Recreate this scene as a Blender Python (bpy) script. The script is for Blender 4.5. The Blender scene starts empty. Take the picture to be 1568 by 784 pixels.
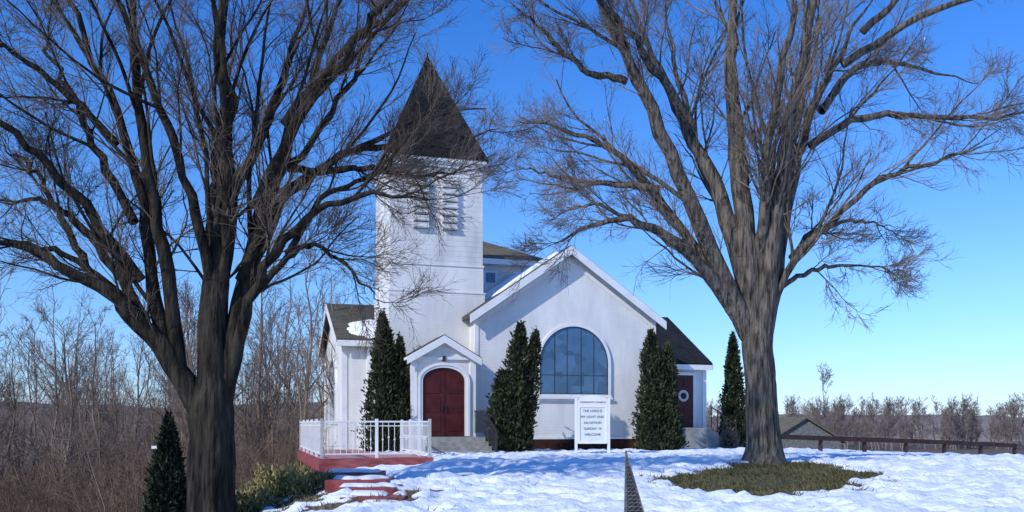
import bpy, math, random
import numpy as np
from mathutils import noise, Vector
rng = np.random.default_rng(7)
random.seed(7)
S = bpy.context.scene
COL = S.collection

# ------------------------------------------------------------------ materials
def new_mat(name):
    m = bpy.data.materials.new(name); m.use_nodes = True
    nt = m.node_tree; b = nt.nodes['Principled BSDF']
    return m, nt, b
def N(nt, t, **kw):
    n = nt.nodes.new(t)
    for k, v in kw.items():
        if k in n.inputs: n.inputs[k].default_value = v
        else: setattr(n, k, v)
    return n
def noise_mat(name, c1, c2, scale=5, rough=.8, bump=.0, bscale=None, stretch=(1,1,1), spec=.3, detail=6, lo=.35, hi=.65, island=False, bdist=.02):
    m, nt, b = new_mat(name)
    L = nt.links
    tc = N(nt, 'ShaderNodeTexCoord'); mp = N(nt, 'ShaderNodeMapping')
    mp.inputs['Scale'].default_value = stretch
    L.new(tc.outputs['Object'], mp.inputs['Vector'])
    n = N(nt, 'ShaderNodeTexNoise'); n.inputs['Scale'].default_value = scale; n.inputs['Detail'].default_value = detail
    L.new(mp.outputs[0], n.inputs['Vector'])
    r = N(nt, 'ShaderNodeValToRGB')
    r.color_ramp.elements[0].position = lo; r.color_ramp.elements[1].position = hi
    r.color_ramp.elements[0].color = (*c1, 1); r.color_ramp.elements[1].color = (*c2, 1)
    if island:
        g = N(nt, 'ShaderNodeNewGeometry')
        mx = N(nt, 'ShaderNodeMath', operation='ADD'); ms = N(nt, 'ShaderNodeMath', operation='MULTIPLY_ADD')
        ms.inputs[1].default_value = .35; ms.inputs[2].default_value = -.17
        L.new(g.outputs['Random Per Island'], ms.inputs[0])
        L.new(n.outputs['Fac'], mx.inputs[0]); L.new(ms.outputs[0], mx.inputs[1])
        L.new(mx.outputs[0], r.inputs['Fac'])
    else:
        L.new(n.outputs['Fac'], r.inputs['Fac'])
    L.new(r.outputs['Color'], b.inputs['Base Color'])
    b.inputs['Roughness'].default_value = rough
    b.inputs['Specular IOR Level'].default_value = spec
    if bump > 0:
        n2 = N(nt, 'ShaderNodeTexNoise'); n2.inputs['Scale'].default_value = bscale or scale*3; n2.inputs['Detail'].default_value = 5
        L.new(mp.outputs[0], n2.inputs['Vector'])
        bp = N(nt, 'ShaderNodeBump'); bp.inputs['Strength'].default_value = bump; bp.inputs['Distance'].default_value = bdist
        L.new(n2.outputs['Fac'], bp.inputs['Height']); L.new(bp.outputs[0], b.inputs['Normal'])
    return m

def siding_mat(name, c1, c2, pitch=.11, strength=.5):
    m, nt, b = new_mat(name); L = nt.links
    tc = N(nt, 'ShaderNodeTexCoord')
    n = N(nt, 'ShaderNodeTexNoise'); n.inputs['Scale'].default_value = 1.1; n.inputs['Detail'].default_value = 9; n.inputs['Roughness'].default_value = .65
    mp = N(nt, 'ShaderNodeMapping'); mp.inputs['Scale'].default_value = (1, 1, .3)
    L.new(tc.outputs['Object'], mp.inputs[0]); L.new(mp.outputs[0], n.inputs['Vector'])
    r = N(nt, 'ShaderNodeValToRGB'); r.color_ramp.elements[0].position = .35; r.color_ramp.elements[1].position = .62
    r.color_ramp.elements[0].color = (*c1, 1); r.color_ramp.elements[1].color = (*c2, 1)
    L.new(n.outputs['Fac'], r.inputs['Fac']); L.new(r.outputs['Color'], b.inputs['Base Color'])
    sp = N(nt, 'ShaderNodeSeparateXYZ'); L.new(tc.outputs['Object'], sp.inputs[0])
    d = N(nt, 'ShaderNodeMath', operation='DIVIDE'); d.inputs[1].default_value = pitch
    L.new(sp.outputs['Z'], d.inputs[0])
    f = N(nt, 'ShaderNodeMath', operation='FRACT'); L.new(d.outputs[0], f.inputs[0])
    inv = N(nt, 'ShaderNodeMath', operation='SUBTRACT'); inv.inputs[0].default_value = 1; L.new(f.outputs[0], inv.inputs[1])
    bp = N(nt, 'ShaderNodeBump'); bp.inputs['Strength'].default_value = strength; bp.inputs['Distance'].default_value = .02
    L.new(inv.outputs[0], bp.inputs['Height']); L.new(bp.outputs[0], b.inputs['Normal'])
    b.inputs['Roughness'].default_value = .6; b.inputs['Specular IOR Level'].default_value = .3
    return m

def shingle_mat(name, c1, c2, sc=3.0):
    m, nt, b = new_mat(name); L = nt.links
    tc = N(nt, 'ShaderNodeTexCoord')
    sp = N(nt, 'ShaderNodeSeparateXYZ'); L.new(tc.outputs['Object'], sp.inputs[0])
    ad = N(nt, 'ShaderNodeMath', operation='ADD'); L.new(sp.outputs['X'], ad.inputs[0]); L.new(sp.outputs['Y'], ad.inputs[1])
    cb = N(nt, 'ShaderNodeCombineXYZ'); L.new(ad.outputs[0], cb.inputs[0]); L.new(sp.outputs['Z'], cb.inputs[1])
    br = N(nt, 'ShaderNodeTexBrick'); br.inputs['Scale'].default_value = sc
    br.inputs['Color1'].default_value = (*c1, 1); br.inputs['Color2'].default_value = (*c2, 1)
    br.inputs['Mortar'].default_value = (c1[0]*.4, c1[1]*.4, c1[2]*.4, 1); br.inputs['Mortar Size'].default_value = .02
    L.new(cb.outputs[0], br.inputs['Vector'])
    n = N(nt, 'ShaderNodeTexNoise'); n.inputs['Scale'].default_value = 1.3; n.inputs['Detail'].default_value = 8
    L.new(tc.outputs['Object'], n.inputs['Vector'])
    mr = N(nt, 'ShaderNodeMapRange'); mr.inputs['To Min'].default_value = .55; mr.inputs['To Max'].default_value = 1.5
    L.new(n.outputs['Fac'], mr.inputs['Value'])
    vm = N(nt, 'ShaderNodeVectorMath', operation='SCALE'); L.new(br.outputs['Color'], vm.inputs[0]); L.new(mr.outputs[0], vm.inputs['Scale'])
    L.new(vm.outputs[0], b.inputs['Base Color'])
    bp = N(nt, 'ShaderNodeBump'); bp.inputs['Strength'].default_value = .6; bp.inputs['Distance'].default_value = .02
    L.new(br.outputs['Fac'], bp.inputs['Height']); bp.invert = True; L.new(bp.outputs[0], b.inputs['Normal'])
    b.inputs['Roughness'].default_value = .9; b.inputs['Specular IOR Level'].default_value = .12
    return m

M_siding = siding_mat('white_siding', (.63, .62, .60), (.78, .77, .74))
M_shakes = siding_mat('white_shingle_siding', (.52, .51, .49), (.73, .72, .69), .2, .9)
M_trim = noise_mat('white_trim', (.74, .735, .72), (.82, .815, .80), 2, .5)
M_roof = shingle_mat('asphalt_shingles', (.085, .078, .06), (.12, .11, .085))
M_roofdark = shingle_mat('dark_shingles', (.020, .021, .024), (.032, .033, .036))
M_spire = shingle_mat('spire_shingles', (.006, .008, .011), (.015, .018, .022), 3.2)
M_tan = shingle_mat('tan_shingles', (.15, .13, .09), (.2, .175, .12))
M_brick = shingle_mat('foundation_brick', (.05, .02, .015), (.075, .03, .022), 5)
M_door = noise_mat('red_door_paint', (.06, .008, .009), (.095, .014, .013), 3, .4, .1)
M_red = noise_mat('red_deck_paint', (.22, .045, .05), (.36, .10, .10), 3, .6, .3, stretch=(1, 1, 4))
M_darkred = noise_mat('red_riser_paint', (.17, .03, .035), (.30, .07, .07), 4, .7, .3)
M_deck = noise_mat('deck_floor_paint', (.42, .17, .16), (.62, .36, .34), 2.5, .7, .2)
M_concrete = noise_mat('concrete', (.25, .24, .22), (.38, .37, .34), 4, .9, .3)
M_iron = noise_mat('black_iron', (.02, .02, .02), (.04, .04, .04), 8, .4)
M_brown = noise_mat('brown_fence_wood', (.035, .018, .014), (.07, .035, .025), 4, .8, .2)
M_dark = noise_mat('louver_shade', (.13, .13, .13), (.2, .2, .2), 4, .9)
M_letters = noise_mat('sign_letters', (.02, .03, .03), (.04, .05, .05), 8, .6)
M_board = noise_mat('sign_board', (.66, .70, .69), (.74, .77, .75), 3, .35)
M_wreath = noise_mat('wreath_ribbon', (.65, .5, .5), (.8, .75, .72), 20, .7)
M_grey = noise_mat('grey_weathered_wood', (.06, .06, .065), (.18, .18, .18), 20, .8, .3)
M_barn = noise_mat('barn_board', (.10, .10, .10), (.2, .2, .2), 5, .8, .3)
M_net = noise_mat('dark_netting', (.012, .012, .014), (.03, .03, .034), 30, .9, .3)
M_snowroof = noise_mat('roof_snow', (.78, .81, .84), (.86, .87, .89), 3, .6, .3)
M_glass, nt, b = new_mat('stained_glass')
n = N(nt, 'ShaderNodeTexVoronoi'); n.inputs['Scale'].default_value = 2.6
tc = N(nt, 'ShaderNodeTexCoord'); nt.links.new(tc.outputs['Object'], n.inputs['Vector'])
r = N(nt, 'ShaderNodeValToRGB'); r.color_ramp.elements[0].color = (.03, .085, .16, 1); r.color_ramp.elements[1].color = (.07, .16, .28, 1)
sp = N(nt, 'ShaderNodeSeparateColor'); nt.links.new(n.outputs['Color'], sp.inputs[0]); nt.links.new(sp.outputs[0], r.inputs['Fac'])
nt.links.new(r.outputs['Color'], b.inputs['Base Color']); b.inputs['Roughness'].default_value = .12; b.inputs['Specular IOR Level'].default_value = .8
nb = N(nt, 'ShaderNodeTexNoise'); nb.inputs['Scale'].default_value = 1.5
bp = N(nt, 'ShaderNodeBump'); bp.inputs['Strength'].default_value = .3; nt.links.new(nb.outputs['Fac'], bp.inputs['Height']); nt.links.new(bp.outputs[0], b.inputs['Normal'])
M_muntin = noise_mat('window_came', (.03, .05, .075), (.05, .075, .10), 6, .6)

M_bark_d = noise_mat('dark_bark', (.010, .009, .008), (.056, .047, .037), 6, .95, 1.0, 14, (1.6, 1.6, .3), .1, bdist=.05)
M_bark_l = noise_mat('grey_bark', (.035, .030, .026), (.19, .165, .137), 8, .95, 1.0, 14, (1.8, 1.8, .3), .1, bdist=.07)
M_twig_d = noise_mat('brown_twigs', (.05, .036, .026), (.21, .16, .12), 1.2, .9)
M_twig_l = noise_mat('tan_twigs', (.09, .068, .05), (.27, .21, .165), 1.2, .9)
M_woods = noise_mat('woods_bark', (.14, .105, .085), (.28, .215, .17), .5, .95)
M_brush = noise_mat('brush_twigs', (.11, .072, .05), (.29, .205, .145), .5, .95)
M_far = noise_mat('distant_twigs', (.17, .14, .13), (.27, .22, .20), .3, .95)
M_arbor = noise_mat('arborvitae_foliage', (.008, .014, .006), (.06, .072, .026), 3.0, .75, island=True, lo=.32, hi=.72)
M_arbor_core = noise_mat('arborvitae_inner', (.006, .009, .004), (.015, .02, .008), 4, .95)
M_spruce = noise_mat('spruce_foliage', (.006, .012, .007), (.03, .045, .022), 3, .8, island=True)
M_bush = noise_mat('juniper_foliage', (.10, .10, .035), (.38, .33, .14), 3, .8, island=True)
M_grass = noise_mat('dry_grass', (.04, .04, .015), (.17, .15, .07), 4, .9, island=True)

# ------------------------------------------------------------------ mesh helpers
def mesh_obj(name, verts, faces, mat, parent=None, smooth=False):
    me = bpy.data.meshes.new(name); me.from_pydata([tuple(v) for v in verts], [], faces); me.update()
    if mat: me.materials.append(mat)
    if smooth: me.polygons.foreach_set('use_smooth', [True]*len(me.polygons))
    o = bpy.data.objects.new(name, me); COL.objects.link(o)
    if parent: o.parent = parent
    return o
def np_mesh(name, V, F, mat, parent=None, smooth=True):
    V = np.asarray(V, dtype=np.float32); F = np.asarray(F, dtype=np.int32)
    me = bpy.data.meshes.new(name or 'bare_tree_mesh'); k = F.shape[1]
    me.vertices.add(len(V)); me.vertices.foreach_set('co', V.ravel())
    me.loops.add(F.size); me.loops.foreach_set('vertex_index', F.ravel())
    me.polygons.add(len(F)); me.polygons.foreach_set('loop_start', np.arange(0, F.size, k, dtype=np.int32))
    me.polygons.foreach_set('loop_total', np.full(len(F), k, dtype=np.int32))
    me.update(calc_edges=True)
    if smooth: me.polygons.foreach_set('use_smooth', np.ones(len(F), dtype=bool))
    if mat: me.materials.append(mat)
    if name is None: return me
    o = bpy.data.objects.new(name, me); COL.objects.link(o)
    if parent: o.parent = parent
    return o
def empty(name, loc=(0, 0, 0), rz=0):
    o = bpy.data.objects.new(name, None); COL.objects.link(o); o.location = loc; o.rotation_euler[2] = rz
    return o
def box(name, x0, x1, y0, y1, z0, z1, mat, parent=None):
    v = [(x, y, z) for z in (z0, z1) for y in (y0, y1) for x in (x0, x1)]
    f = [(0, 2, 3, 1), (4, 5, 7, 6), (0, 1, 5, 4), (2, 6, 7, 3), (0, 4, 6, 2), (1, 3, 7, 5)]
    return mesh_obj(name, v, f, mat, parent)
def prism(name, poly, a0, a1, mat, parent=None, axis='y'):
    n = len(poly)
    def P(p, a): return (p[0], a, p[1]) if axis == 'y' else (a, p[0], p[1]) if axis == 'x' else (p[0], p[1], a)
    v = [P(p, a0) for p in poly] + [P(p, a1) for p in poly]
    f = [tuple(range(n)), tuple(range(2*n-1, n-1, -1))] + [(i, i+n, (i+1) % n+n, (i+1) % n) for i in range(n)]
    o = mesh_obj(name, v, f, mat, parent)
    import bmesh
    bm = bmesh.new(); bm.from_mesh(o.data); bmesh.ops.recalc_face_normals(bm, faces=bm.faces); bm.to_mesh(o.data); bm.free()
    return o
def arch(x0, x1, z0, zs, zt, n=16):
    c = (x0+x1)/2; r = (x1-x0)/2
    return [(x0, z0), (x1, z0)] + [(c+r*math.cos(math.pi*i/n), zs+(zt-zs)*math.sin(math.pi*i/n)) for i in range(n+1)]
def ring(name, outer, inner, a0, a1, mat, parent, axis='y'):
    n = len(outer)
    def P(p, a): return (p[0], a, p[1]) if axis == 'y' else (a, p[0], p[1])
    v = [P(p, a0) for p in outer]+[P(p, a0) for p in inner]+[P(p, a1) for p in outer]+[P(p, a1) for p in inner]
    f = []
    for i in range(n):
        j = (i+1) % n
        f += [(i, j, n+j, n+i), (2*n+i, 3*n+i, 3*n+j, 2*n+j), (i, 2*n+i, 2*n+j, j), (n+i, n+j, 3*n+j, 3*n+i)]
    o = mesh_obj(name, v, f, mat, parent)
    import bmesh
    bm = bmesh.new(); bm.from_mesh(o.data); bmesh.ops.recalc_face_normals(bm, faces=bm.faces); bm.to_mesh(o.data); bm.free()
    return o

class Boxes:
    def __init__(s): s.v = []; s.f = []
    def add(s, x0, x1, y0, y1, z0, z1):
        b = len(s.v); s.v += [(x, y, z) for z in (z0, z1) for y in (y0, y1) for x in (x0, x1)]
        s.f += [tuple(b+i for i in q) for q in [(0, 2, 3, 1), (4, 5, 7, 6), (0, 1, 5, 4), (2, 6, 7, 3), (0, 4, 6, 2), (1, 3, 7, 5)]]
    def bar(s, p, q, w, h):
        p = Vector(p); q = Vector(q); d = (q-p).normalized(); side = d.cross(Vector((0, 0, 1)))
        if side.length < 1e-4: side = Vector((1, 0, 0))
        side.normalize(); up = side.cross(d).normalized()
        b = len(s.v)
        for e in (p, q):
            for a, c in ((-1, -1), (1, -1), (1, 1), (-1, 1)): s.v.append(tuple(e+side*a*w/2+up*c*h/2))
        s.f += [(b, b+1, b+2, b+3), (b+7, b+6, b+5, b+4)]+[(b+i, b+4+i, b+4+(i+1) % 4, b+(i+1) % 4) for i in range(4)]
    def done(s, name, mat, parent=None): return mesh_obj(name, s.v, s.f, mat, parent)

# ------------------------------------------------------------------ terrain
def sstep(t): t = np.clip(t, 0, 1); return t*t*(3-2*t)
def edge_x(y): return -2.0-.13*(np.clip(y, 5, 45)-13)
def gz(x, y):
    x = np.asarray(x, float); y = np.asarray(y, float)
    z = np.where(y < 20, -.6+.034*np.maximum(y, -10), .08-.17*sstep((y-21)/10))
    z = z-.018*np.clip(y-42, 0, 120)
    z = z-np.clip((x-9)*.035, 0, 1.2)*sstep((y-22)/16)
    z = z-5*sstep((edge_x(y)-x)/11)*(1-.6*sstep((y-60)/60))
    z = z-.30*sstep((-1.3-x)/1.6)*sstep((y-15.5)/4)*sstep((30-y)/4)*sstep((x+12)/4)
    return z
def axis_coords(a, b, step, lo, hi):
    c = list(np.arange(a, b, step)); s = step; v = c[-1]
    up = []
    while v < hi: s *= 1.16; v += s; up.append(v)
    s = step; v = a; dn = []
    while v > lo: s *= 1.16; v -= s; dn.append(v)
    return np.array(dn[::-1]+c+up)
xs = axis_coords(-9, 18, .08, -2500, 2500); ys = axis_coords(10, 34, .08, -60, 3500)
X, Y = np.meshgrid(xs, ys)
Z = gz(X, Y)
fx, fy = X.ravel(), Y.ravel(); n1 = np.zeros(fx.size); n2 = np.zeros(fx.size); n3 = np.zeros(fx.size)
for i in range(fx.size):
    a, c = fx[i], fy[i]
    n2[i] = noise.noise((a*.35, c*.35, 3.3)); n3[i] = noise.noise((a*1.7, c*1.7, 8.3))
    if -14 < a < 30 and 0 < c < 50:
        n1[i] = .06*noise.noise((a*.8, c*1.1, 0))+.05-.17*abs(noise.noise((a*1.5, c*2.1, 5)))+.05*noise.noise((a*3.2, c*4.4, 9))+.02*noise.noise((a*7, c*8, 2))
n1 = n1.reshape(X.shape); n2 = n2.reshape(X.shape); n3 = n3.reshape(X.shape)
gr = np.sqrt(((X-.295*Y-.12)/2.0)**2+((Y-17.0)/3.7)**2)+.4*n2+.3*n3
grass = sstep((1.0-gr)/.14)
snow = sstep((X-(edge_x(Y)-1.5)+1.6*n2+1.1*n3)/.5)*sstep((58-Y+8*n2)/4)
thin = sstep((1.15-np.sqrt(((X+2.9)/1.5)**2+((Y-14.2)/2.2)**2)+.7*n3)/.4)*sstep((n3+.02)/.2)
snow = snow*(1-grass)*(1-.75*thin)
Z = Z+n1*(.25+.95*snow)+.06*snow+.06*sstep((1.1-gr)/.8)
nx, ny = len(xs), len(ys)
idx = np.arange(nx*ny).reshape(ny, nx)
F = np.stack([idx[:-1, :-1], idx[:-1, 1:], idx[1:, 1:], idx[1:, :-1]], -1).reshape(-1, 4)
m, nt, b = new_mat('ground_snow_and_litter'); L = nt.links
at = N(nt, 'ShaderNodeAttribute', attribute_name='snow'); ag = N(nt, 'ShaderNodeAttribute', attribute_name='grassy')
tc = N(nt, 'ShaderNodeTexCoord')
na = N(nt, 'ShaderNodeTexNoise'); na.inputs['Scale'].default_value = 9; na.inputs['Detail'].default_value = 8
nb = N(nt, 'ShaderNodeTexNoise'); nb.inputs['Scale'].default_value = 2.0; nb.inputs['Detail'].default_value = 8
L.new(tc.outputs['Object'], na.inputs['Vector']); L.new(tc.outputs['Object'], nb.inputs['Vector'])
rl = N(nt, 'ShaderNodeValToRGB'); rl.color_ramp.elements[0].color = (.06, .04, .026, 1); rl.color_ramp.elements[1].color = (.24, .18, .12, 1)
rl.color_ramp.elements[0].position = .3; rl.color_ramp.elements[1].position = .7; L.new(na.outputs['Fac'], rl.inputs['Fac'])
rg = N(nt, 'ShaderNodeValToRGB'); rg.color_ramp.elements[0].color = (.04, .038, .018, 1); rg.color_ramp.elements[1].color = (.13, .115, .055, 1)
rg.color_ramp.elements[0].position = .35; rg.color_ramp.elements[1].position = .65; L.new(na.outputs['Fac'], rg.inputs['Fac'])
rs = N(nt, 'ShaderNodeValToRGB'); rs.color_ramp.elements[0].color = (.68, .75, .85, 1); rs.color_ramp.elements[1].color = (.83, .87, .92, 1); L.new(nb.outputs['Fac'], rs.inputs['Fac'])
rs.color_ramp.elements[0].position = .35; rs.color_ramp.elements[1].position = .6
m1 = N(nt, 'ShaderNodeMix', data_type='RGBA'); L.new(ag.outputs['Fac'], m1.inputs[0]); L.new(rl.outputs[0], m1.inputs[6]); L.new(rg.outputs[0], m1.inputs[7])
ad = N(nt, 'ShaderNodeMath', operation='MULTIPLY_ADD'); ad.inputs[1].default_value = .9; ad.inputs[2].default_value = -.45; L.new(na.outputs['Fac'], ad.inputs[0])
ad2 = N(nt, 'ShaderNodeMath', operation='ADD'); L.new(at.outputs['Fac'], ad2.inputs[0]); L.new(ad.outputs[0], ad2.inputs[1])
mr = N(nt, 'ShaderNodeMapRange'); mr.inputs['From Min'].default_value = .4; mr.inputs['From Max'].default_value = .6; L.new(ad2.outputs[0], mr.inputs['Value'])
m2 = N(nt, 'ShaderNodeMix', data_type='RGBA'); L.new(mr.outputs[0], m2.inputs[0]); L.new(m1.outputs[2], m2.inputs[6]); L.new(rs.outputs[0], m2.inputs[7])
L.new(m2.outputs[2], b.inputs['Base Color']); b.inputs['Roughness'].default_value = .75; b.inputs['Specular IOR Level'].default_value = .25
bp = N(nt, 'ShaderNodeBump'); bp.inputs['Strength'].default_value = .8; bp.inputs['Distance'].default_value = .05
L.new(na.outputs['Fac'], bp.inputs['Height']); L.new(bp.outputs[0], b.inputs['Normal'])
ground = np_mesh('ground', np.stack([X, Y, Z], -1).reshape(-1, 3), F, m)
for nm, arr in (('snow', snow), ('grassy', grass)):
    a = ground.data.attributes.new(nm, 'FLOAT', 'POINT'); a.data.foreach_set('value', arr.ravel().astype(np.float32))

# ------------------------------------------------------------------ church
CH = empty('white_church', (-1.40, 34, 0), math.radians(17))
sl = 2.62/3.785
prism('hall_walls', [(0, -.8), (7.57, -.8), (7.57, 5.25), (3.785, 7.87), (0, 5.25)], 0, 7.0, M_siding, CH)
def chevron(u0, uc, u1, zc, s, t0, t1):
    return [(u0, zc-(uc-u0)*s+t0), (uc, zc+t0), (u1, zc-(u1-uc)*s+t0), (u1, zc-(u1-uc)*s+t1), (uc, zc+t1), (u0, zc-(uc-u0)*s+t1)]
prism('hall_roof', chevron(-.3, 3.785, 7.87, 7.87, sl, .012, .17), -.36, 7.3, M_roof, CH)
prism('hall_rake_board', chevron(-.31, 3.785, 7.88, 7.87, sl, -.2, .13), -.42, -.363, M_trim, CH)
prism('hall_frieze_board', chevron(.1, 3.785, 7.47, 7.87, sl, -.42, -.24), -.03, -.002, M_trim, CH)
nu, nv = 40, 60; v = []; f = []
for a in range(nu+1):
    for c in range(nv+1):
        u = .1+3.5*a/nu; w = -.2+7.1*c/nv
        e = (u-1.0)*1.2+1.1*noise.noise((u*1.1, w*1.1, 7)); h = .02+.08*math.sqrt(min(1, e)) if e > 0 else -.06
        if c < 4 or a > nu-2: h = min(h, .0)-.02
        v.append((u, w, 7.87-(3.785-u)*sl+.17+h))
for a in range(nu):
    for c in range(nv): f.append((a*(nv+1)+c, (a+1)*(nv+1)+c, (a+1)*(nv+1)+c+1, a*(nv+1)+c+1))
mesh_obj('roof_snow', v, f, M_snowroof, CH, True)
box('hall_foundation', -.03, 7.62, -.05, .6, -.9, .42, M_brick, CH)
box('hall_water_table', -.05, 7.64, -.07, .5, .421, .5, M_trim, CH)
box('hall_corner_board', 7.40, 7.60, -.025, .18, .52, 5.2, M_trim, CH)
box('hall_corner_board_b', -.03, .12, -.025, .18, .52, 5.2, M_trim, CH)
o = arch(2.46, 5.59, 2.09, 3.42, 4.99, 28); i_ = arch(2.57, 5.48, 2.19, 3.42, 4.88, 28)
ring('arched_window_frame', o, i_, -.09, -.004, M_trim, CH)
prism('arched_window_glass', i_, -.03, -.006, M_glass, CH)
i2 = arch(2.61, 5.44, 2.23, 3.42, 4.84, 28)
ring('arched_window_inner_frame', arch(2.572, 5.478, 2.192, 3.42, 4.878, 28), i2, -.06, -.031, M_muntin, CH)
B = Boxes()
for u in (3.2, 3.73, 4.32, 4.86):
    h = 3.42+1.41*math.sqrt(max(0, 1-((u-4.025)/1.41)**2)); B.add(u-.013, u+.013, -.045, -.033, 2.23, h)
for z in (2.95,):
    hw = 1.4; B.add(4.025-hw, 4.025+hw, -.042, -.034, z-.012, z+.012)
B.done('arched_window_muntins', M_muntin, CH)
box('arched_window_sill', 2.4, 5.65, -.13, -.093, 2.0, 2.09, M_trim, CH)
tu0, tu1, tv0, tv1 = -3.13, .58, 1.0, 4.85
box('tower_lower', tu0-.05, tu1+.05, tv0-.05, tv1+.05, -.8, 6.18, M_siding, CH)
box('tower_middle', tu0, tu1, tv0, tv1, 6.18, 7.2, M_siding, CH)
box('tower_upper', tu0+.02, tu1-.02, tv0+.02, tv1-.02, 7.28, 11.1, M_shakes, CH)
box('tower_belt', tu0-.03, tu1+.03, tv0-.03, tv1+.03, 7.2, 7.28, M_siding, CH)
box('tower_lower_belt', tu0-.07, tu1+.07, tv0-.07, tv1+.07, 6.14, 6.2, M_siding, CH)
box('tower_frieze', tu0-.03, tu1+.03, tv0-.03, tv1+.03, 11.05, 11.25, M_trim, CH)
box('tower_cornice', tu0-.12, tu1+.12, tv0-.12, tv1+.12, 11.25, 11.38, M_trim, CH)
B = Boxes(); D = Boxes(); Fm = Boxes()
for c in (-1.92, -.78):
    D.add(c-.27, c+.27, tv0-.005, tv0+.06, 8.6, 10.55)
    for k in range(7):
        z = 8.62+k*.275
        B.bar((c-.28, tv0-.05, z+.10), (c+.28, tv0-.05, z+.10), .15, .2)
        B.add(c-.33, c+.33, tv0-.14, tv0-.126, z+.03, z+.08)
    Fm.add(c-.33, c-.285, tv0-.03, tv0+.05, 8.6, 10.55); Fm.add(c+.285, c+.33, tv0-.03, tv0+.05, 8.6, 10.55)
    Fm.add(c-.36, c+.36, tv0-.05, tv0+.05, 10.552, 10.61)
D.done('louver_openings', M_dark, CH); B.done('louver_slats', M_shakes, CH); Fm.done('louver_frames', M_shakes, CH)
cu, cv = (tu0+tu1)/2, (tv0+tv1)/2
lev = [(11.38, 2.06), (11.5, 2.03), (11.95, 1.82), (12.7, 1.49), (13.9, .97), (15.0, .49), (16.1, .03)]
v = []; f = []
for z, h in lev: v += [(cu-h, cv-h, z), (cu+h, cv-h, z), (cu+h, cv+h, z), (cu-h, cv+h, z)]
f.append((3, 2, 1, 0))
for k in range(len(lev)-1):
    for j in range(4): f.append((4*k+j, 4*k+(j+1) % 4, 4*k+4+(j+1) % 4, 4*k+4+j))
mesh_obj('spire', v, f, M_spire, CH)
box('spire_finial', cu-.03, cu+.03, cv-.03, cv+.03, 16.0, 16.25, M_iron, CH)
prism('vestibule_walls', [(-2.57, -.6), (-.16, -.6), (-.16, 3.5), (-1.365, 4.2), (-2.57, 3.5)], -.5, 1.0, M_siding, CH)
prism('vestibule_roof', chevron(-2.82, -1.365, .09, 4.2, .581, .012, .11), -.72, .95, M_trim, CH)
prism('vestibule_shingles', chevron(-2.80, -1.365, .07, 4.2, .581, .113, .15), -.70, .95, M_roof, CH)
prism('vestibule_rake_board', chevron(-2.78, -1.365, .05, 4.2, .581, -.17, .09), -.75, -.722, M_trim, CH)
B = Boxes()
B.add(-2.60, -2.38, -.56, -.45, -.3, 3.42); B.add(-.35, -.13, -.56, -.45, -.3, 3.42); B.add(-2.62, -.11, -.575, -.50, 3.421, 3.52)
B.done('vestibule_pilasters', M_trim, CH)
ring('door_surround', arch(-2.33, -.40, .56, 2.62, 3.28, 18), arch(-2.17, -.56, .56, 2.62, 3.12, 18), -.60, -.502, M_trim, CH)
ring('door_surround_molding', arch(-2.36, -.37, .56, 2.62, 3.31, 18), arch(-2.26, -.47, .56, 2.62, 3.21, 18), -.63, -.601, M_trim, CH)
prism('red_double_door', arch(-2.168, -.562, .57, 2.62, 3.118, 18), -.53, -.503, M_door, CH)
B = Boxes()
for c in (-1.77, -.96):
    for z0, z1 in ((.75, 1.35), (1.47, 2.05), (2.17, 2.7)):
        B.add(c-.27, c+.27, -.55, -.532, z0, z1)
B.add(-1.39, -1.34, -.555, -.532, .58, 3.1)
B.done('door_panels', M_door, CH)
B = Boxes(); B.add(-1.46, -1.43, -.6, -.556, 1.45, 1.7); B.add(-1.30, -1.27, -.6, -.556, 1.45, 1.7); B.add(-1.42, -1.31, -.62, -.505, 3.36, 3.55)
B.done('door_handles_and_lamp', M_iron, CH)
B = Boxes(); B.add(-2.62, -.12, -1.9, -.505, -.6, .54)
for k in range(4): B.add(-2.62, -.12, -1.9-.42*(k+1), -1.9-.42*k, -.6, .54-.155*(k+1))
B.done('front_steps', M_concrete, CH)
B = Boxes()
for u in (-.2,):
    B.bar((u, -.7, 1.5), (u, -1.9, 1.5), .05, .05); B.bar((u, -1.9, 1.5), (u, -3.6, .8), .05, .05)
    B.bar((u, -.7, .7), (u, -1.9, .7), .03, .03); B.bar((u, -1.9, .7), (u, -3.6, .05), .03, .03)
    for k in range(20):
        v_ = -.7-k*.15; zt = 1.5 if v_ > -1.9 else 1.5-.412*(-1.9-v_); B.add(u-.012, u+.012, v_-.012, v_+.012, zt-.82, zt)
    B.add(u-.03, u+.03, -3.63, -3.57, -.3, .82)
B.done('step_handrail', M_iron, CH)
prism('left_wing_walls', [(3, -3.5), (11, -3.5), (11, 4.4), (7, 6.2), (3, 4.4)], -4.7, -.2, M_siding, CH, 'x')
prism('left_wing_roof', chevron(2.7, 7, 11.3, 6.2, .45, .012, .16), -4.98, -.3, M_roof, CH, 'x')
prism('left_wing_rake_board', chevron(2.72, 7, 11.28, 6.2, .45, -.18, .12), -5.02, -4.983, M_trim, CH, 'x')
box('left_wing_fascia', -4.96, -.3, 2.665, 2.698, 4.12, 4.35, M_trim, CH)
B = Boxes(); B.add(-4.73, -4.53, 2.97, 3.15, -3.4, 4.3); B.add(-4.73, -4.6, 10.85, 11.03, -3.4, 4.3)
B.add(-3.75, -3.56, 2.9, 3.1, -3, 4.25); B.done('left_wing_corner_boards', M_trim, CH)
ring('left_wing_window_frame', arch(4.9, 8.1, 1.0, 2.5, 3.95, 18), arch(5.05, 7.95, 1.12, 2.5, 3.8, 18), -4.80, -4.704, M_trim, CH, 'x')
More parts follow.
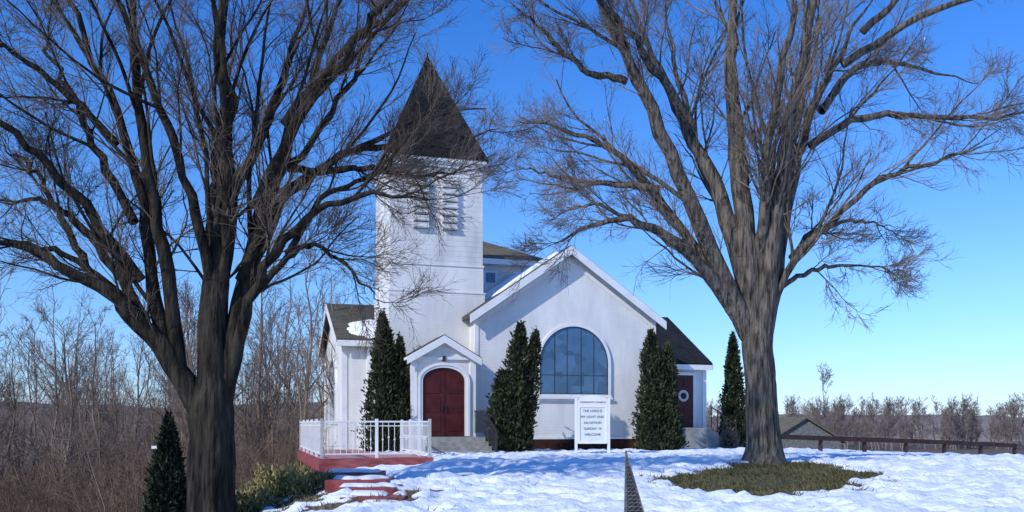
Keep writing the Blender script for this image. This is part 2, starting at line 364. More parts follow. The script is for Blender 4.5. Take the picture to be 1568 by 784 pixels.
prism('left_wing_window_glass', arch(5.05, 7.95, 1.12, 2.5, 3.8, 18), -4.74, -4.706, M_glass, CH, 'x')
B = Boxes()
for c in (5.78, 6.5, 7.22): B.add(-4.77, -4.742, c-.03, c+.03, 1.12, 3.5)
B.add(-4.767, -4.743, 5.05, 7.95, 2.45, 2.52); B.done('left_wing_muntins', M_trim, CH)
nu, nv = 30, 30; v = []; f = []
for a in range(nu+1):
    for c in range(nv+1):
        u = -4.6+1.6*a/nu; w = 2.72+2.7*c/nv
        e = 1-((a/nu-.72)/.62)**2-((c/nv-.40)/.40)**2+.5*noise.noise((u*2.2, w*2.2, 2))
        h = .02+.10*math.sqrt(min(1, e)) if e > 0 else -.1
        v.append((u, w, 6.2-(7-w)*.45+.16+h))
for a in range(nu):
    for c in range(nv): f.append((a*(nv+1)+c, (a+1)*(nv+1)+c, (a+1)*(nv+1)+c+1, a*(nv+1)+c+1))
mesh_obj('roof_snow_patch', v, f, M_snowroof, CH, True)
prism('right_wing_walls', [(2, -1.2), (10, -1.2), (10, 3.7), (6, 6.05), (2, 3.7)], 7.5, 11.0, M_siding, CH, 'x')
prism('right_wing_roof', chevron(1.72, 6, 10.3, 6.05, .5875, .012, .15), 7.5, 11.2, M_roofdark, CH, 'x')
prism('right_wing_rake_board', chevron(1.74, 6, 10.28, 6.05, .5875, -.15, .06), 11.203, 11.235, M_trim, CH, 'x')
box('right_wing_fascia', 7.6, 11.18, 1.68, 1.717, 3.38, 3.6, M_trim, CH)
box('right_wing_corner_board', 10.85, 11.03, 1.97, 2.12, -.9, 3.6, M_trim, CH)
box('side_door', 9.36, 10.36, 1.95, 1.998, .88, 3.15, M_door, CH)
B = Boxes(); B.add(9.24, 9.36, 1.92, 1.998, .88, 3.28); B.add(10.36, 10.48, 1.92, 1.998, .88, 3.28); B.add(9.361, 10.359, 1.92, 1.998, 3.151, 3.28)
B.done('side_door_frame', M_trim, CH)
B = Boxes()
for z0, z1 in ((1.05, 1.75), (2.6, 3.0)): B.add(9.5, 9.82, 1.93, 1.949, z0, z1); B.add(9.9, 10.22, 1.93, 1.949, z0, z1)
B.done('side_door_panels', M_door, CH)
B = Boxes(); B.add(9.0, 10.7, .9, 1.94, -.8, .86)
for k in range(4): B.add(10.701+.3*k, 11.0+.3*k, .9, 1.9, -.8, .86-.2*(k+1))
B.done('side_steps', M_concrete, CH)
B = Boxes(); B.bar((10.7, .95, 1.75), (11.9, .95, 1.0), .04, .04)
for k in range(5): B.add(10.68+.3*k, 10.71+.3*k, .93, .97, .6-.18*k, 1.75-.187*k)
B.done('side_handrail', M_iron, CH)
wr = []; wf = []
for i in range(20):
    for j in range(8):
        a = 2*math.pi*i/20; c = 2*math.pi*j/8; rr = .2+.06*math.cos(c)
        wr.append((9.86+rr*math.cos(a), 1.9+.05*math.sin(c), 2.25+rr*math.sin(a)))
        wf.append((i*8+j, ((i+1) % 20)*8+j, ((i+1) % 20)*8+(j+1) % 8, i*8+(j+1) % 8))
mesh_obj('door_wreath', wr, wf, M_wreath, CH, True)
box('nave_walls', -1.0, 4.95, 7.05, 12, 0, 8.7, M_siding, CH)
e = [(-1.3, 6.75, 8.66), (5.25, 6.75, 8.66), (5.25, 12.3, 8.66), (-1.3, 12.3, 8.66)]
e2 = [(x, y, 8.8) for x, y, z in e]
mesh_obj('nave_roof', e+e2+[(1.9, 9.5, 10.25), (2.1, 9.5, 10.25)], [(3, 2, 1, 0), (0, 1, 5, 4), (1, 2, 6, 5), (2, 3, 7, 6), (3, 0, 4, 7), (4, 5, 9, 8), (5, 6, 9), (6, 7, 8, 9), (7, 4, 8)], M_tan, CH)
box('nave_fascia', -1.28, 5.23, 6.70, 6.745, 8.45, 8.7, M_trim, CH)
B = Boxes(); G = Boxes()
for c in (1.3, 2.55, 3.95):
    G.add(c-.24, c+.24, 7.02, 7.048, 7.65, 8.1); B.add(c-.31, c-.241, 6.99, 7.048, 7.58, 8.17); B.add(c+.241, c+.31, 6.99, 7.048, 7.58, 8.17); B.add(c-.24, c+.24, 6.99, 7.048, 8.101, 8.17)
G.done('nave_window_glass', M_glass, CH); B.done('nave_window_frames', M_trim, CH)
box('roof_vent', 7.95, 8.05, 5.3, 5.4, 5.6, 6.9, M_iron, CH)

# ------------------------------------------------------------------ deck / ramp with white railing
DK = empty('wooden_deck', (-1.40, 34, 0), math.radians(17))
Fz = .04
B = Boxes()
n = 22
for k in range(n):
    w = (7.86-1.3)/n; B.add(-6.5, -3.35, -7.86+k*w, -7.86+(k+1)*w-.012, Fz-.04, Fz)
for k in range(9):
    w = 2.8/9; B.add(-6.5, -4.3, -1.3+k*w, -1.3+(k+1)*w-.012, Fz-.04, Fz)
B.done('deck_boards', M_deck, DK)
B = Boxes()
B.add(-6.54, -3.31, -7.90, -7.862, -.32, Fz+.01); B.add(-6.54, -6.502, -7.861, 1.5, -.32, Fz+.01); B.add(-3.348, -3.31, -7.861, -1.3, -.32, Fz+.01)
B.done('deck_fascia', M_red, DK)
B = Boxes()
for u, v_ in ((-6.4, -7.7), (-6.4, -5), (-6.4, -2), (-6.4, 1.2), (-4.9, -7.7), (-3.45, -7.7), (-3.45, -4)): B.add(u-.07, u+.07, v_-.07, v_+.07, -2.5, -.02)
B.add(-6.3, -3.5, -7.5, 1.2, -.28, -.06)
B.done('deck_posts', M_darkred, DK)
RL = empty('white_railing', (-1.40, 34, 0), math.radians(17))
B = Boxes()
def rail_run(p, q, nposts):
    p = Vector(p); q = Vector(q); Ln = (q-p).length
    B.bar((p.x, p.y, 1.08), (q.x, q.y, 1.08), .05, .045); B.bar((p.x, p.y, .96), (q.x, q.y, .96), .025, .025); B.bar((p.x, p.y, .17), (q.x, q.y, .17), .035, .035)
    for i in range(nposts+1):
        c = p.lerp(q, i/nposts); B.add(c.x-.04, c.x+.04, c.y-.04, c.y+.04, Fz, 1.16)
    k = int(Ln/.165)
    for i in range(1, k):
        c = p.lerp(q, i/k); B.add(c.x-.008, c.x+.008, c.y-.008, c.y+.008, .18, 1.07)
        B.add(c.x-.02, c.x+.02, c.y-.02, c.y+.02, .55+.06*(i % 2), .60+.06*(i % 2))
rail_run((-6.45, -7.8, 0), (-3.4, -7.8, 0), 2)
rail_run((-6.45, -7.8, 0), (-6.45, 1.4, 0), 5)
rail_run((-3.4, -7.8, 0), (-3.4, -3.2, 0), 3)
rail_run((-6.45, 1.4, 0), (-4.4, 1.4, 0), 1)
B.done('rails_and_balusters', M_trim, RL)

# ------------------------------------------------------------------ lower garden steps
GS = empty('garden_steps')
B = Boxes(); T = Boxes(); sv = []; sf = []
st = [(-3.45, -2.40, 15.9, .13), (-3.15, -2.12, 15.0, .06), (-2.85, -1.86, 14.1, -.01), (-2.55, -1.60, 13.2, -.08), (-2.25, -1.34, 12.3, -.15)]
for q, (x0, x1, y, z) in enumerate(st):
    B.add(x0, x1, y-.08, y, z-.6, z); T.add(x0+.01, x1-.01, y+.001, y+1.05, z-.16, z-.006)
    b0 = len(sv); na_, nc_ = 14, 10
    for a in range(na_+1):
        for c in range(nc_+1):
            xx = x0+.02+(x1-x0-.04)*a/na_; yy = y+.10+.80*c/nc_
            e = .55-((c/nc_-.62)/.5)**2+.9*noise.noise((xx*3, yy*3, q))-.3*(a/na_)
            h = .01+.05*math.sqrt(min(1, e)) if e > 0 and 0 < a < na_ and c > 0 else -.03
            sv.append((xx, yy, z+h))
    for a in range(na_):
        for c in range(nc_): sf.append((b0+a*(nc_+1)+c, b0+(a+1)*(nc_+1)+c, b0+(a+1)*(nc_+1)+c+1, b0+a*(nc_+1)+c+1))
B.done('risers', M_darkred, GS); T.done('treads', M_red, GS); mesh_obj('snow_on_treads', sv, sf, M_snowroof, GS, True)

# ------------------------------------------------------------------ church sign
SG = empty('church_sign', (2.72, 30, 0), math.radians(6))
B = Boxes(); B.add(-.60, -.52, -.05, .05, -.4, 1.93); B.add(.52, .60, -.05, .05, -.4, 1.93)
B.add(-.64, -.48, -.07, .07, 1.931, 1.97); B.add(.48, .64, -.07, .07, 1.931, 1.97)
B.done('posts', M_trim, SG)
box('message_board', -.47, .47, -.03, .03, .42, 1.62, M_board, SG)
ring('board_frame', [(-.515, .35), (.515, .35), (.515, 1.66), (-.515, 1.66)], [(-.44, .43), (.44, .43), (.44, 1.58), (-.44, 1.58)], -.055, .055, M_trim, SG)
ar = [(-.515, 1.665), (.515, 1.665), (.515, 1.80)]+[(.5*math.cos(math.pi*i/14), 1.80+.19*math.sin(math.pi*i/14)) for i in range(1, 14)]+[(-.515, 1.80)]
prism('header_board', ar, -.05, .05, M_trim, SG)
def text(s, x, z, size, y=-.034, mat=M_letters, par=SG):
    c = bpy.data.curves.new('lettering', 'FONT'); c.body = s; c.size = size; c.align_x = 'CENTER'; c.extrude = .003
    o = bpy.data.objects.new('lettering', c); COL.objects.link(o); o.parent = par; o.location = (x, y, z); o.rotation_euler = (math.pi/2, 0, 0); c.materials.append(mat)
text('COMMUNITY CHURCH', 0, 1.72, .085, -.054)
for k, s in enumerate(('THE LORD IS', 'MY LIGHT AND', 'SALVATION', 'SUNDAY 10', 'WELCOME')): text(s, 0, 1.42-k*.2, .115)

# ------------------------------------------------------------------ brown rail fence
RF = empty('rail_fence'); B = Boxes()
P0, P1 = Vector((10.9, 37, 0)), Vector((25.5, 45, 0))
nseg = 6; pts = []
for i in range(nseg+1):
    c = P0.lerp(P1, i/nseg); g = float(gz(c.x, c.y)); pts.append((c.x, c.y, g)); B.add(c.x-.07, c.x+.07, c.y-.07, c.y+.07, g-.4, g+.72)
for a, c in zip(pts[:-1], pts[1:]):
    B.bar((a[0], a[1]-.1, a[2]+.65), (c[0], c[1]-.1, c[2]+.65), .05, .2)
B.done('posts_and_rails', M_brown, RF)

BN = empty('distant_barn', (26.5, 80, float(gz(26.5, 80))))
prism('barn_walls', [(-3.2, -.5), (3.2, -.5), (3.2, .9), (0, 2.9), (-3.2, .9)], 0, 8, M_barn, BN)
prism('barn_roof', chevron(-3.6, 0, 3.6, 2.9, .62, .02, .18), -.3, 8.3, M_tan, BN)

MP = empty('white_post', (-7.55, 19, 0))
B = Boxes(); B.add(-.03, .03, -.03, .03, float(gz(-7.55, 19))-.2, .48); B.add(-.16, .16, -.035, .035, .481, .54); B.done('post_and_crossarm', M_trim, MP)

OB = empty('lattice_spike', (1.17, 9.0, 0)); B = Boxes()  # unidentified foreground spike; the netted trellis form is invented
g = float(gz(1.17, 9.0))-.1; apex = Vector((-.015, 0, .735))
cor = [Vector((-.02, -.1, g)), Vector((.30, -.1, g)), Vector((.30, .12, g)), Vector((-.02, .12, g))]
for a in range(4):
    B.bar(cor[a], apex, .012, .012)
    c2 = cor[(a+1) % 4]
    for k in range(1, 30):
        t = k/30; B.bar(cor[a].lerp(apex, t), c2.lerp(apex, t), .004, .008)
    for k in range(0, 27):
        t = k/30; B.bar(cor[a].lerp(apex, t), c2.lerp(apex, t+.1), .004, .006)
B.done('lattice', M_grey, OB)
cc = sum(cor, Vector())/4
v = [tuple(cc.lerp(p, .93)) for p in cor]+[tuple(apex-Vector((0, 0, .03)))]
mesh_obj('netting', v, [(3, 2, 1, 0), (0, 1, 4), (1, 2, 4), (2, 3, 4), (3, 0, 4)], M_net, OB)

# ------------------------------------------------------------------ trees
def normalize(a): return a/np.maximum(np.linalg.norm(a, axis=-1, keepdims=True), 1e-9)
def tubes(P, R, sides):
    Nn, K = P.shape[:2]
    T = np.empty_like(P); T[:, 1:-1] = P[:, 2:]-P[:, :-2]; T[:, 0] = P[:, 1]-P[:, 0]; T[:, -1] = P[:, -1]-P[:, -2]
    T = normalize(T)
    ref = np.zeros_like(T); mt = normalize(T.mean(1))
    ref[...] = np.where(np.abs(mt[:, None, 2:3]) > .8, np.array([1., .1, 0]), np.array([0, .1, 1.]))
    A = normalize(np.cross(T, ref)); Bv = np.cross(T, A)
    th = np.arange(sides)*2*np.pi/sides
    V = P[:, :, None]+R[:, :, None, None]*(A[:, :, None]*np.cos(th)[:, None]+Bv[:, :, None]*np.sin(th)[:, None])
    V = V.reshape(-1, 3)
    base = (np.arange(Nn)*K*sides)[:, None, None]+(np.arange(K-1)*sides)[None, :, None]
    j = np.arange(sides)[None, None]; j2 = (j+1) % sides
    F = np.stack(np.broadcast_arrays(base+j, base+j2, base+sides+j2, base+sides+j), -1).reshape(-1, 4)
    return V, F
def merge(parts):
    off = 0; Vs = []; Fs = []
    for V, F in parts: Vs.append(V); Fs.append(F+off); off += len(V)
    return np.concatenate(Vs), np.concatenate(Fs)
def grow(P, R, nc, t0, lf, ang, K, up, rf, wob, rmin, rg, Lmin=.0, t1=1.0, Lmax=99):
    Nn, Kp = P.shape[:2]
    seg = np.linalg.norm(P[:, 1:]-P[:, :-1], axis=-1).sum(1)
    ix = np.repeat(np.arange(Nn), nc); t = rg.uniform(t0, t1, ix.size)
    s = t*(Kp-1)*.999; i = s.astype(int); f = (s-i)[:, None]
    st = P[ix, i]*(1-f)+P[ix, i+1]*f; tan = normalize(P[ix, i+1]-P[ix, i])
    rad = R[ix, i]*(1-f[:, 0])+R[ix, i+1]*f[:, 0]
    r = rg.normal(size=tan.shape); perp = normalize(r-(r*tan).sum(1, keepdims=True)*tan)
    a = rg.uniform(ang[0], ang[1], ix.size)[:, None]
    d = np.cos(a)*tan+np.sin(a)*perp
    Ln = np.clip(lf*seg[ix]*(1.15-.65*t)*rg.uniform(.55, 1.35, ix.size), Lmin, Lmax)
    C = np.empty((ix.size, K, 3)); C[:, 0] = st; p = st
    for k in range(1, K):
        d = normalize(d+wob*rg.normal(size=d.shape)+np.array([0, 0, up])); p = p+d*(Ln/(K-1))[:, None]; C[:, k] = p
    r0 = np.maximum(np.minimum(rad*rf, Ln*.011+.002), rmin)
    RR = r0[:, None]*np.linspace(1, .3, K)[None]; RR = np.maximum(RR, rmin*.55)
    return C, RR
def catmull(pts, K):
    pts = np.array(pts, float); n = len(pts)
    ext = np.vstack([2*pts[0]-pts[1], pts, 2*pts[-1]-pts[-2]])
    out = []
    for s in np.linspace(0, n-1, K):
        i = min(int(s), n-2); t = s-i; a, b_, c, d = ext[i:i+4]
        out.append(.5*((2*b_)+(-a+c)*t+(2*a-5*b_+4*c-d)*t*t+(-a+3*b_-3*c+d)*t**3))
    return np.array(out)

def big_tree(name, foot, unit, trunk, limbs, mats, seed, rtwig=.0045, ls=.8):
    rg = np.random.default_rng(seed); T = empty(name, foot); parts = []
    K = 22; P = []; R = []
    NS = 26
    tp = catmull([(x, 0, z) for x, z, r in trunk], NS)*unit
    tr = np.interp(np.linspace(0, len(trunk)-1, NS), range(len(trunk)), [t[2]*unit for t in trunk])
    V, F = tubes(tp[None], tr[None], 48)
    for q in range(len(V)):
        k = q//48; c = tp[k]; d = V[q]-c; a = math.atan2(d[1], d[0])
        nz = noise.noise((math.cos(a)*2.2, math.sin(a)*2.2, c[2]*.8+seed)); nf = noise.noise((math.cos(a)*7, math.sin(a)*7, c[2]*1.5+seed)); ng = noise.noise((math.cos(a)*14, math.sin(a)*14, c[2]*3+seed))
        fl = max(0, 1-k/6.)*.25*math.cos(a*5+seed)
        V[q] = c+d*(1+.10*nz+.09*nf+.05*ng+fl)
    parts.append((V, F))
    for r, dy, pts in limbs:
        c = catmull([(x, 0, z) for x, z in pts], K)*unit
        s = np.linspace(0, 1, K); c[:, 1] += dy*s**1.15
        w = rg.normal(size=(K, 3))*.04; w[0] = 0; w *= s[:, None]**.4; c += w
        P.append(c); R.append(((r*unit*ls)*(1-s)**.8+.005)*(1+.05*rg.normal(size=K)*(s > .04)))
    P = np.array(P); R = np.array(R)
    parts.append(tubes(P, R, 12))
    C0, R0 = grow(P, R, 7, .15, .42, (.22, .6), 12, .03, .6, .09, .008, rg, .8)
    parts.append(tubes(C0, R0, 7))
    C1a, R1a = grow(P, R, 8, .2, .2, (.35, .9), 8, .04, .4, .13, .0055, rg, .5)
    C1b, R1b = grow(C0, R0, 8, .1, .42, (.3, .8), 8, .04, .5, .11, .0055, rg, .5)
    C1 = np.concatenate([C1a, C1b]); R1 = np.concatenate([R1a, R1b])
    V, F = merge(parts); np_mesh('trunk_and_limbs', V, F, mats[0], T)
    C2, R2 = grow(C1, R1, 6, .1, .55, (.3, .8), 6, .035, .6, .12, rtwig*1.05, rg, .35)
    C3, R3 = grow(C2, R2, 3, .15, .65, (.3, .8), 5, .03, .7, .15, rtwig*.75, rg, .2)
    V, F = merge([tubes(C1, R1, 5), tubes(C2, R2, 3), tubes(C3, R3, 3)]); np_mesh('branches_and_twigs', V, F, mats[1], T)
    return T

def rel(cx, cy, pts): return [(x-cx, cy-y) for x, y in pts]
Lx, Ly = 325, 820
left = [
 (25, -.6, [(314, 640), (262, 548), (225, 498), (185, 455), (130, 425), (60, 390), (-60, 375)]),
 (16, .8, [(265, 560), (235, 470), (215, 345), (182, 210), (125, 80), (60, -60), (20, -160)]),
 (16, -1.0, [(275, 570), (262, 410), (238, 270), (228, 110), (238, -40), (250, -180)]),
 (34, .4, [(326, 640), (326, 450), (343, 310), (336, 160), (325, -20), (330, -200)]),
 (26, 1.2, [(335, 630), (366, 450), (395, 310), (432, 180), (470, 50), (520, -120)]),
 (14, -1.2, [(340, 620), (372, 520), (402, 440), (455, 372), (520, 332), (600, 322), (690, 335)]),
 (12, 1.6, [(368, 430), (420, 310), (500, 228), (580, 195), (660, 172), (770, 150)]),
 (13, -1.5, [(390, 320), (465, 190), (550, 105), (630, 30), (700, -60)]),
 (7, -.4, [(400, 440), (450, 388), (500, 385), (545, 420), (590, 475)]),
 (12, 1.2, [(222, 490), (150, 385), (75, 315), (0, 285), (-70, 280)]),
 (12, -1.6, [(216, 430), (130, 305), (45, 205), (-60, 130)]),
 (10, 1.8, [(205, 340), (115, 190), (30, 60), (-40, -50)]),
 (12, -2.0, [(326, 440), (292, 260), (252, 100), (200, -80)]),
 (13, 2.2, [(345, 320), (395, 160), (418, 0), (440, -140)]),
 (12, 3.0, [(330, 480), (300, 340), (290, 200), (280, 40), (270, -150)]),
 (11, -2.6, [(340, 460), (372, 300), (385, 130), (372, -50)]),
 (9, .5, [(415, 250), (490, 260), (560, 250), (640, 262), (715, 240)]),
 (8, -1.0, [(195, 460), (120, 400), (30, 380), (-60, 400)]),
 (9, 1.4, [(435, 190), (520, 60), (600, -30), (680, -110)]),
 (8, -.8, [(180, 220), (90, 130), (0, 80), (-70, 60)]),
 (8, -.8, [(405, 290), (480, 220), (540, 140), (590, 60), (640, 0)]),
 (7, .8, [(440, 390), (490, 300), (560, 260), (620, 210), (690, 200)]),
 (9, .8, [(150, 440), (80, 330), (20, 240), (-50, 200)]),
]
left = [(r, d, rel(Lx, Ly, p)) for r, d, p in left]
big_tree('bare_maple_tree', (-4.73, 14, 1+(650-820)*.01031), .01031,
         [(0, -20, 46), (0, 15, 38), (-2, 60, 34), (0, 130, 33), (0, 190, 33), (3, 240, 24)], left, (M_bark_d, M_twig_d), 11, .0042, .72)
Rx, Ry = 1170, 716
right = [
 (18, -.8, [(1158, 530), (1110, 460), (1075, 415), (1020, 368), (960, 345), (900, 355), (845, 388)]),
 (13, 1.6, [(1120, 475), (1082, 395), (1015, 295), (945, 215), (870, 172), (785, 150)]),
 (19, -1.8, [(1155, 520), (1060, 335), (1000, 205), (940, 90), (885, 5), (830, -90)]),
 (20, 1.4, [(1158, 500), (1105, 290), (1058, 180), (1012, 60), (965, -80)]),
 (27, .6, [(1162, 530), (1140, 310), (1126, 160), (1130, 0), (1115, -180)]),
 (24, -1.2, [(1166, 530), (1182, 335), (1200, 200), (1224, 60), (1245, -140)]),
 (18, 2.0, [(1172, 510), (1213, 310), (1258, 165), (1318, 50), (1400, -90)]),
 (10, -.9, [(1174, 500), (1205, 415), (1270, 338), (1350, 280), (1425, 256), (1492, 240)]),
 (6, .6, [(1192, 440), (1250, 412), (1320, 402), (1405, 408)]),
 (7, 1.8, [(1212, 395), (1262, 345), (1340, 322), (1425, 325)]),
 (9, -1.4, [(1240, 225), (1300, 190), (1390, 192), (1480, 205), (1570, 200)]),
 (10, 2.4, [(1258, 170), (1330, 85), (1430, 58), (1580, 66)]),
 (9, -2.0, [(1290, 100), (1390, 45), (1500, 15), (1590, -40)]),
 (10, -2.6, [(1060, 190), (985, 110), (900, 30), (840, -60)]),
 (8, 2.2, [(1010, 290), (930, 268), (860, 245), (785, 210)]),
 (7, 1.0, [(1070, 405), (995, 345), (920, 305), (840, 320)]),
 (13, 3.0, [(1150, 420), (1090, 240), (1060, 60), (1050, -120)]),
 (13, -3.0, [(1165, 420), (1160, 250), (1172, 80), (1180, -140)]),
 (11, 3.2, [(1190, 360), (1235, 200), (1290, 40), (1330, -110)]),
 (8, -1.6, [(1320, 50), (1400, -20), (1480, -70)]),
 (8, -.6, [(960, 125), (890, 110), (830, 60), (780, 20)]),
]
right = [(r, d, rel(Rx, Ry, p)) for r, d, p in right]
big_tree('bare_maple_tree', (5.68, 20, 0.03), .01473,
         [(0, -14, 42), (0, 6, 34), (0, 26, 27), (-2, 60, 24), (-5, 120, 22.5), (-10, 190, 23), (-10, 225, 17)], right, (M_bark_l, M_twig_l), 23, .0055, .70)

def wood_tree(seed, h=12, n=(18, 7, 4), r=.14, rt=.012):
    rg = np.random.default_rng(seed); K = 9
    p = np.zeros((1, K, 3)); p[0, :, 2] = np.linspace(-1, h, K); p[0, :, :2] += np.cumsum(rg.normal(size=(K, 2))*.16, 0)
    R = np.linspace(r, .02, K)[None]
    C1, R1 = grow(p, R, n[0], .25, .33, (.35, .9), 6, .12, .5, .12, .02, rg, .6)
    C2, R2 = grow(C1, R1, n[1], .15, .45, (.4, .9), 4, .06, .6, .2, rt, rg, .4)
    C3, R3 = grow(C2, R2, n[2], .2, .5, (.4, .9), 3, .03, .6, .2, rt*.8, rg, .25)
    return merge([tubes(p, R, 6), tubes(C1, R1, 4), tubes(C2, R2, 3), tubes(C3, R3, 3)])
def brush(seed, h=3.6, n=(14, 7, 4), rt=.006):
    rg = np.random.default_rng(seed); K = 7; P = np.zeros((n[0], K, 3))
    for i in range(n[0]):
        a = rg.uniform(0, 6.28); sp_ = rg.uniform(.1, .6); hh = h*rg.uniform(.5, 1.1); s = np.linspace(0, 1, K)
        P[i, :, 0] = rg.normal()*.5+math.cos(a)*sp_*hh*s; P[i, :, 1] = rg.normal()*.5+math.sin(a)*sp_*hh*s; P[i, :, 2] = hh*s-.3
        P[i] += rg.normal(size=(K, 3))*.08
    R = np.linspace(.02, .007, K)[None].repeat(n[0], 0)
    C1, R1 = grow(P, R, n[1], .15, .38, (.4, 1.1), 5, .04, .6, .2, rt, rg, .4)
    C2, R2 = grow(C1, R1, n[2], .15, .5, (.4, 1.1), 3, .02, .6, .25, rt*.8, rg, .2)
    return merge([tubes(P, R, 4), tubes(C1, R1, 3), tubes(C2, R2, 3)])
def scatter(name, meshes, items):
    e = empty(name)
    for k, (x, y, s, sz) in enumerate(items):
        o = bpy.data.objects.new('tree_part', meshes[k % len(meshes)]); COL.objects.link(o); o.parent = e
        o.location = (x, y, float(gz(x, y))-.1); o.rotation_euler[2] = random.uniform(0, 6.28); o.scale = (s, s, sz)
    return e
WM = [np_mesh(None, *wood_tree(100+i, 12), M_woods) for i in range(5)]
BM = [np_mesh(None, *brush(200+i), M_brush) for i in range(5)]
FM = [np_mesh(None, *wood_tree(300+i, 9, (24, 7, 3), .16, .035), M_far) for i in range(4)]
it = []
for _ in range(170):
    y = random.uniform(36, 100); x = -random.uniform(.22*y-1, .68*y+6)
    s = random.uniform(.6, 1.05); it.append((x, y, s, s*random.uniform(.9, 1.1)))
scatter('bare_woods', WM, it)
it = []
for _ in range(330):
    y = 22+40*random.random()**.85; x = -random.uniform(.30*y+1.4, .66*y+2)
    s = random.uniform(.7, 1.35); it.append((x, y, s, s*random.uniform(.8, 1.1)))
for _ in range(30):
    y = random.uniform(36, 60); x = -random.uniform(.23*y, .3*y); it.append((x-1, y, 1, 1.))
scatter('brush_thicket', BM, it)
it = []
for k in range(420):
    x = random.uniform(20, 190); y = 150+random.uniform(0, 40); s = random.uniform(.6, .95); it.append((x, y, s, s))
for k in range(10):
    it.append((41, 118, .95, 1.1) if k < 1 else (random.uniform(50, 62), 140, .7, .8))
scatter('distant_treeline', FM, it)
def hill(name, x0, x1, y, base, top, mat, seed):
    v = []; f = []; n = 120
    for i in range(n+1):
        x = x0+(x1-x0)*i/n; h = top*(.8+.35*noise.noise((x*.03, seed, 0))+.12*noise.noise((x*.15, seed, 1)))
        for k, (dy, hz) in enumerate(((0, base), (8, base+(h-base)*.7), (22, h), (60, base))): v.append((x, y+dy, hz))
    for i in range(n):
        for k in range(3): f.append((i*4+k, (i+1)*4+k, (i+1)*4+k+1, i*4+k+1))
    return mesh_obj(name, v, f, mat, None, True)
M_hill = noise_mat('wooded_hill', (.12, .09, .075), (.2, .155, .125), .6, 1, stretch=(1, 1, .4))
hill('wooded_hill', -140, -14, 104, -4, 5.0, M_hill, 1)
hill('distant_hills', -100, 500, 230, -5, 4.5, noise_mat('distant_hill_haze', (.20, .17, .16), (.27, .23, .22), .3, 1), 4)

def evergreen(name, loc, lobes, n, mats, seed, leaf=(.07, .17), pw=.7):
    rg = np.random.default_rng(seed); T = empty(name, loc); Vs = []; cv = []; cf = []
    tot = sum(l[3]*l[4] for l in lobes)
    for dx, dy, z0, h, w, lx in lobes:
        m_ = int(n*h*w/tot)
        t = rg.random(m_)**1.1; a = rg.uniform(0, 2*np.pi, m_)
        lump = np.array([1+.42*noise.noise((math.cos(q)*1.5*w, math.sin(q)*1.5*w, p*h*1.1+seed))+.34*noise.noise((math.cos(q)*3*w, math.sin(q)*3*w, p*h*2.6+seed*3)) for q, p in zip(a, t)])
        prof = np.minimum(1, (t+.02)/.12)**.45*(1-t)**pw*1.08
        r = w/2*prof*lump*(1+.1*rg.normal(size=m_))*rg.uniform(.7, 1.06, m_)+.03
        c = np.stack([dx+lx*t+r*np.cos(a), dy+r*np.sin(a), z0+h*t+.1*rg.normal(size=m_)], -1)
        out = np.stack([np.cos(a), np.sin(a), np.zeros(m_)], -1)
        d = normalize(out*rg.uniform(.3, .9, m_)[:, None]+np.array([0, 0, 1.])*rg.uniform(.3, 1.1, m_)[:, None]+.35*rg.normal(size=(m_, 3)))
        s = normalize(np.cross(d, rg.normal(size=(m_, 3))))
        L_ = rg.uniform(leaf[1]*.6, leaf[1]*1.5, m_)[:, None]; W_ = rg.uniform(leaf[0]*.6, leaf[0]*1.3, m_)[:, None]
        Vs.append(np.stack([c-d*L_*.4, c+s*W_*.5+d*L_*.1, c+d*L_*.6, c-s*W_*.5+d*L_*.1], 1).reshape(-1, 3))
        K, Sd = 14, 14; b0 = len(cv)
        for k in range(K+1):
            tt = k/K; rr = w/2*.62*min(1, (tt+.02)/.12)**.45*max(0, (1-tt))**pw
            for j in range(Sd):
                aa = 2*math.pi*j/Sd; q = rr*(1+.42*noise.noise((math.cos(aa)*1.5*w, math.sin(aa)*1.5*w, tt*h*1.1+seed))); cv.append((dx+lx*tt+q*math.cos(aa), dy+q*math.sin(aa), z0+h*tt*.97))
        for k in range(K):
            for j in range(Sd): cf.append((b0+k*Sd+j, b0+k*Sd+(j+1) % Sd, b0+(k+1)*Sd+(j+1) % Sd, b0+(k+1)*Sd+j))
    V = np.concatenate(Vs); F = np.arange(len(V)).reshape(-1, 4)
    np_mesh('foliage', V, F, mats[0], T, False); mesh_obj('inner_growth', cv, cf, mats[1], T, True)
    return T
AM = (M_arbor, M_arbor_core)
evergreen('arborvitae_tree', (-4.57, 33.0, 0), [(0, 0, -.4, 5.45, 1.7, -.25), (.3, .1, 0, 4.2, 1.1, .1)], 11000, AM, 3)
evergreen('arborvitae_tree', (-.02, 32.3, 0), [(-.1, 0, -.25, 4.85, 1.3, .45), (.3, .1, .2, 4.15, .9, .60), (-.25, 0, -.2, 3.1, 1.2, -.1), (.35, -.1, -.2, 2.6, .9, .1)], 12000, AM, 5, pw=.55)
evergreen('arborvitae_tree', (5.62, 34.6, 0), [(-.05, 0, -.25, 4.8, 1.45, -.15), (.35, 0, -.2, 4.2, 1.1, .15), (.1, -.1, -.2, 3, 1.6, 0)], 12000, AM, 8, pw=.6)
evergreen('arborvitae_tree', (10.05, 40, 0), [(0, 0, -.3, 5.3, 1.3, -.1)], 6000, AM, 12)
gsp = float(gz(-6.95, 18))
evergreen('small_spruce_tree', (-6.95, 18, gsp), [(0, 0, 0, 1.05-gsp, 1.1, -.02)], 8000, (M_spruce, M_arbor_core), 15, (.05, .14), .85)
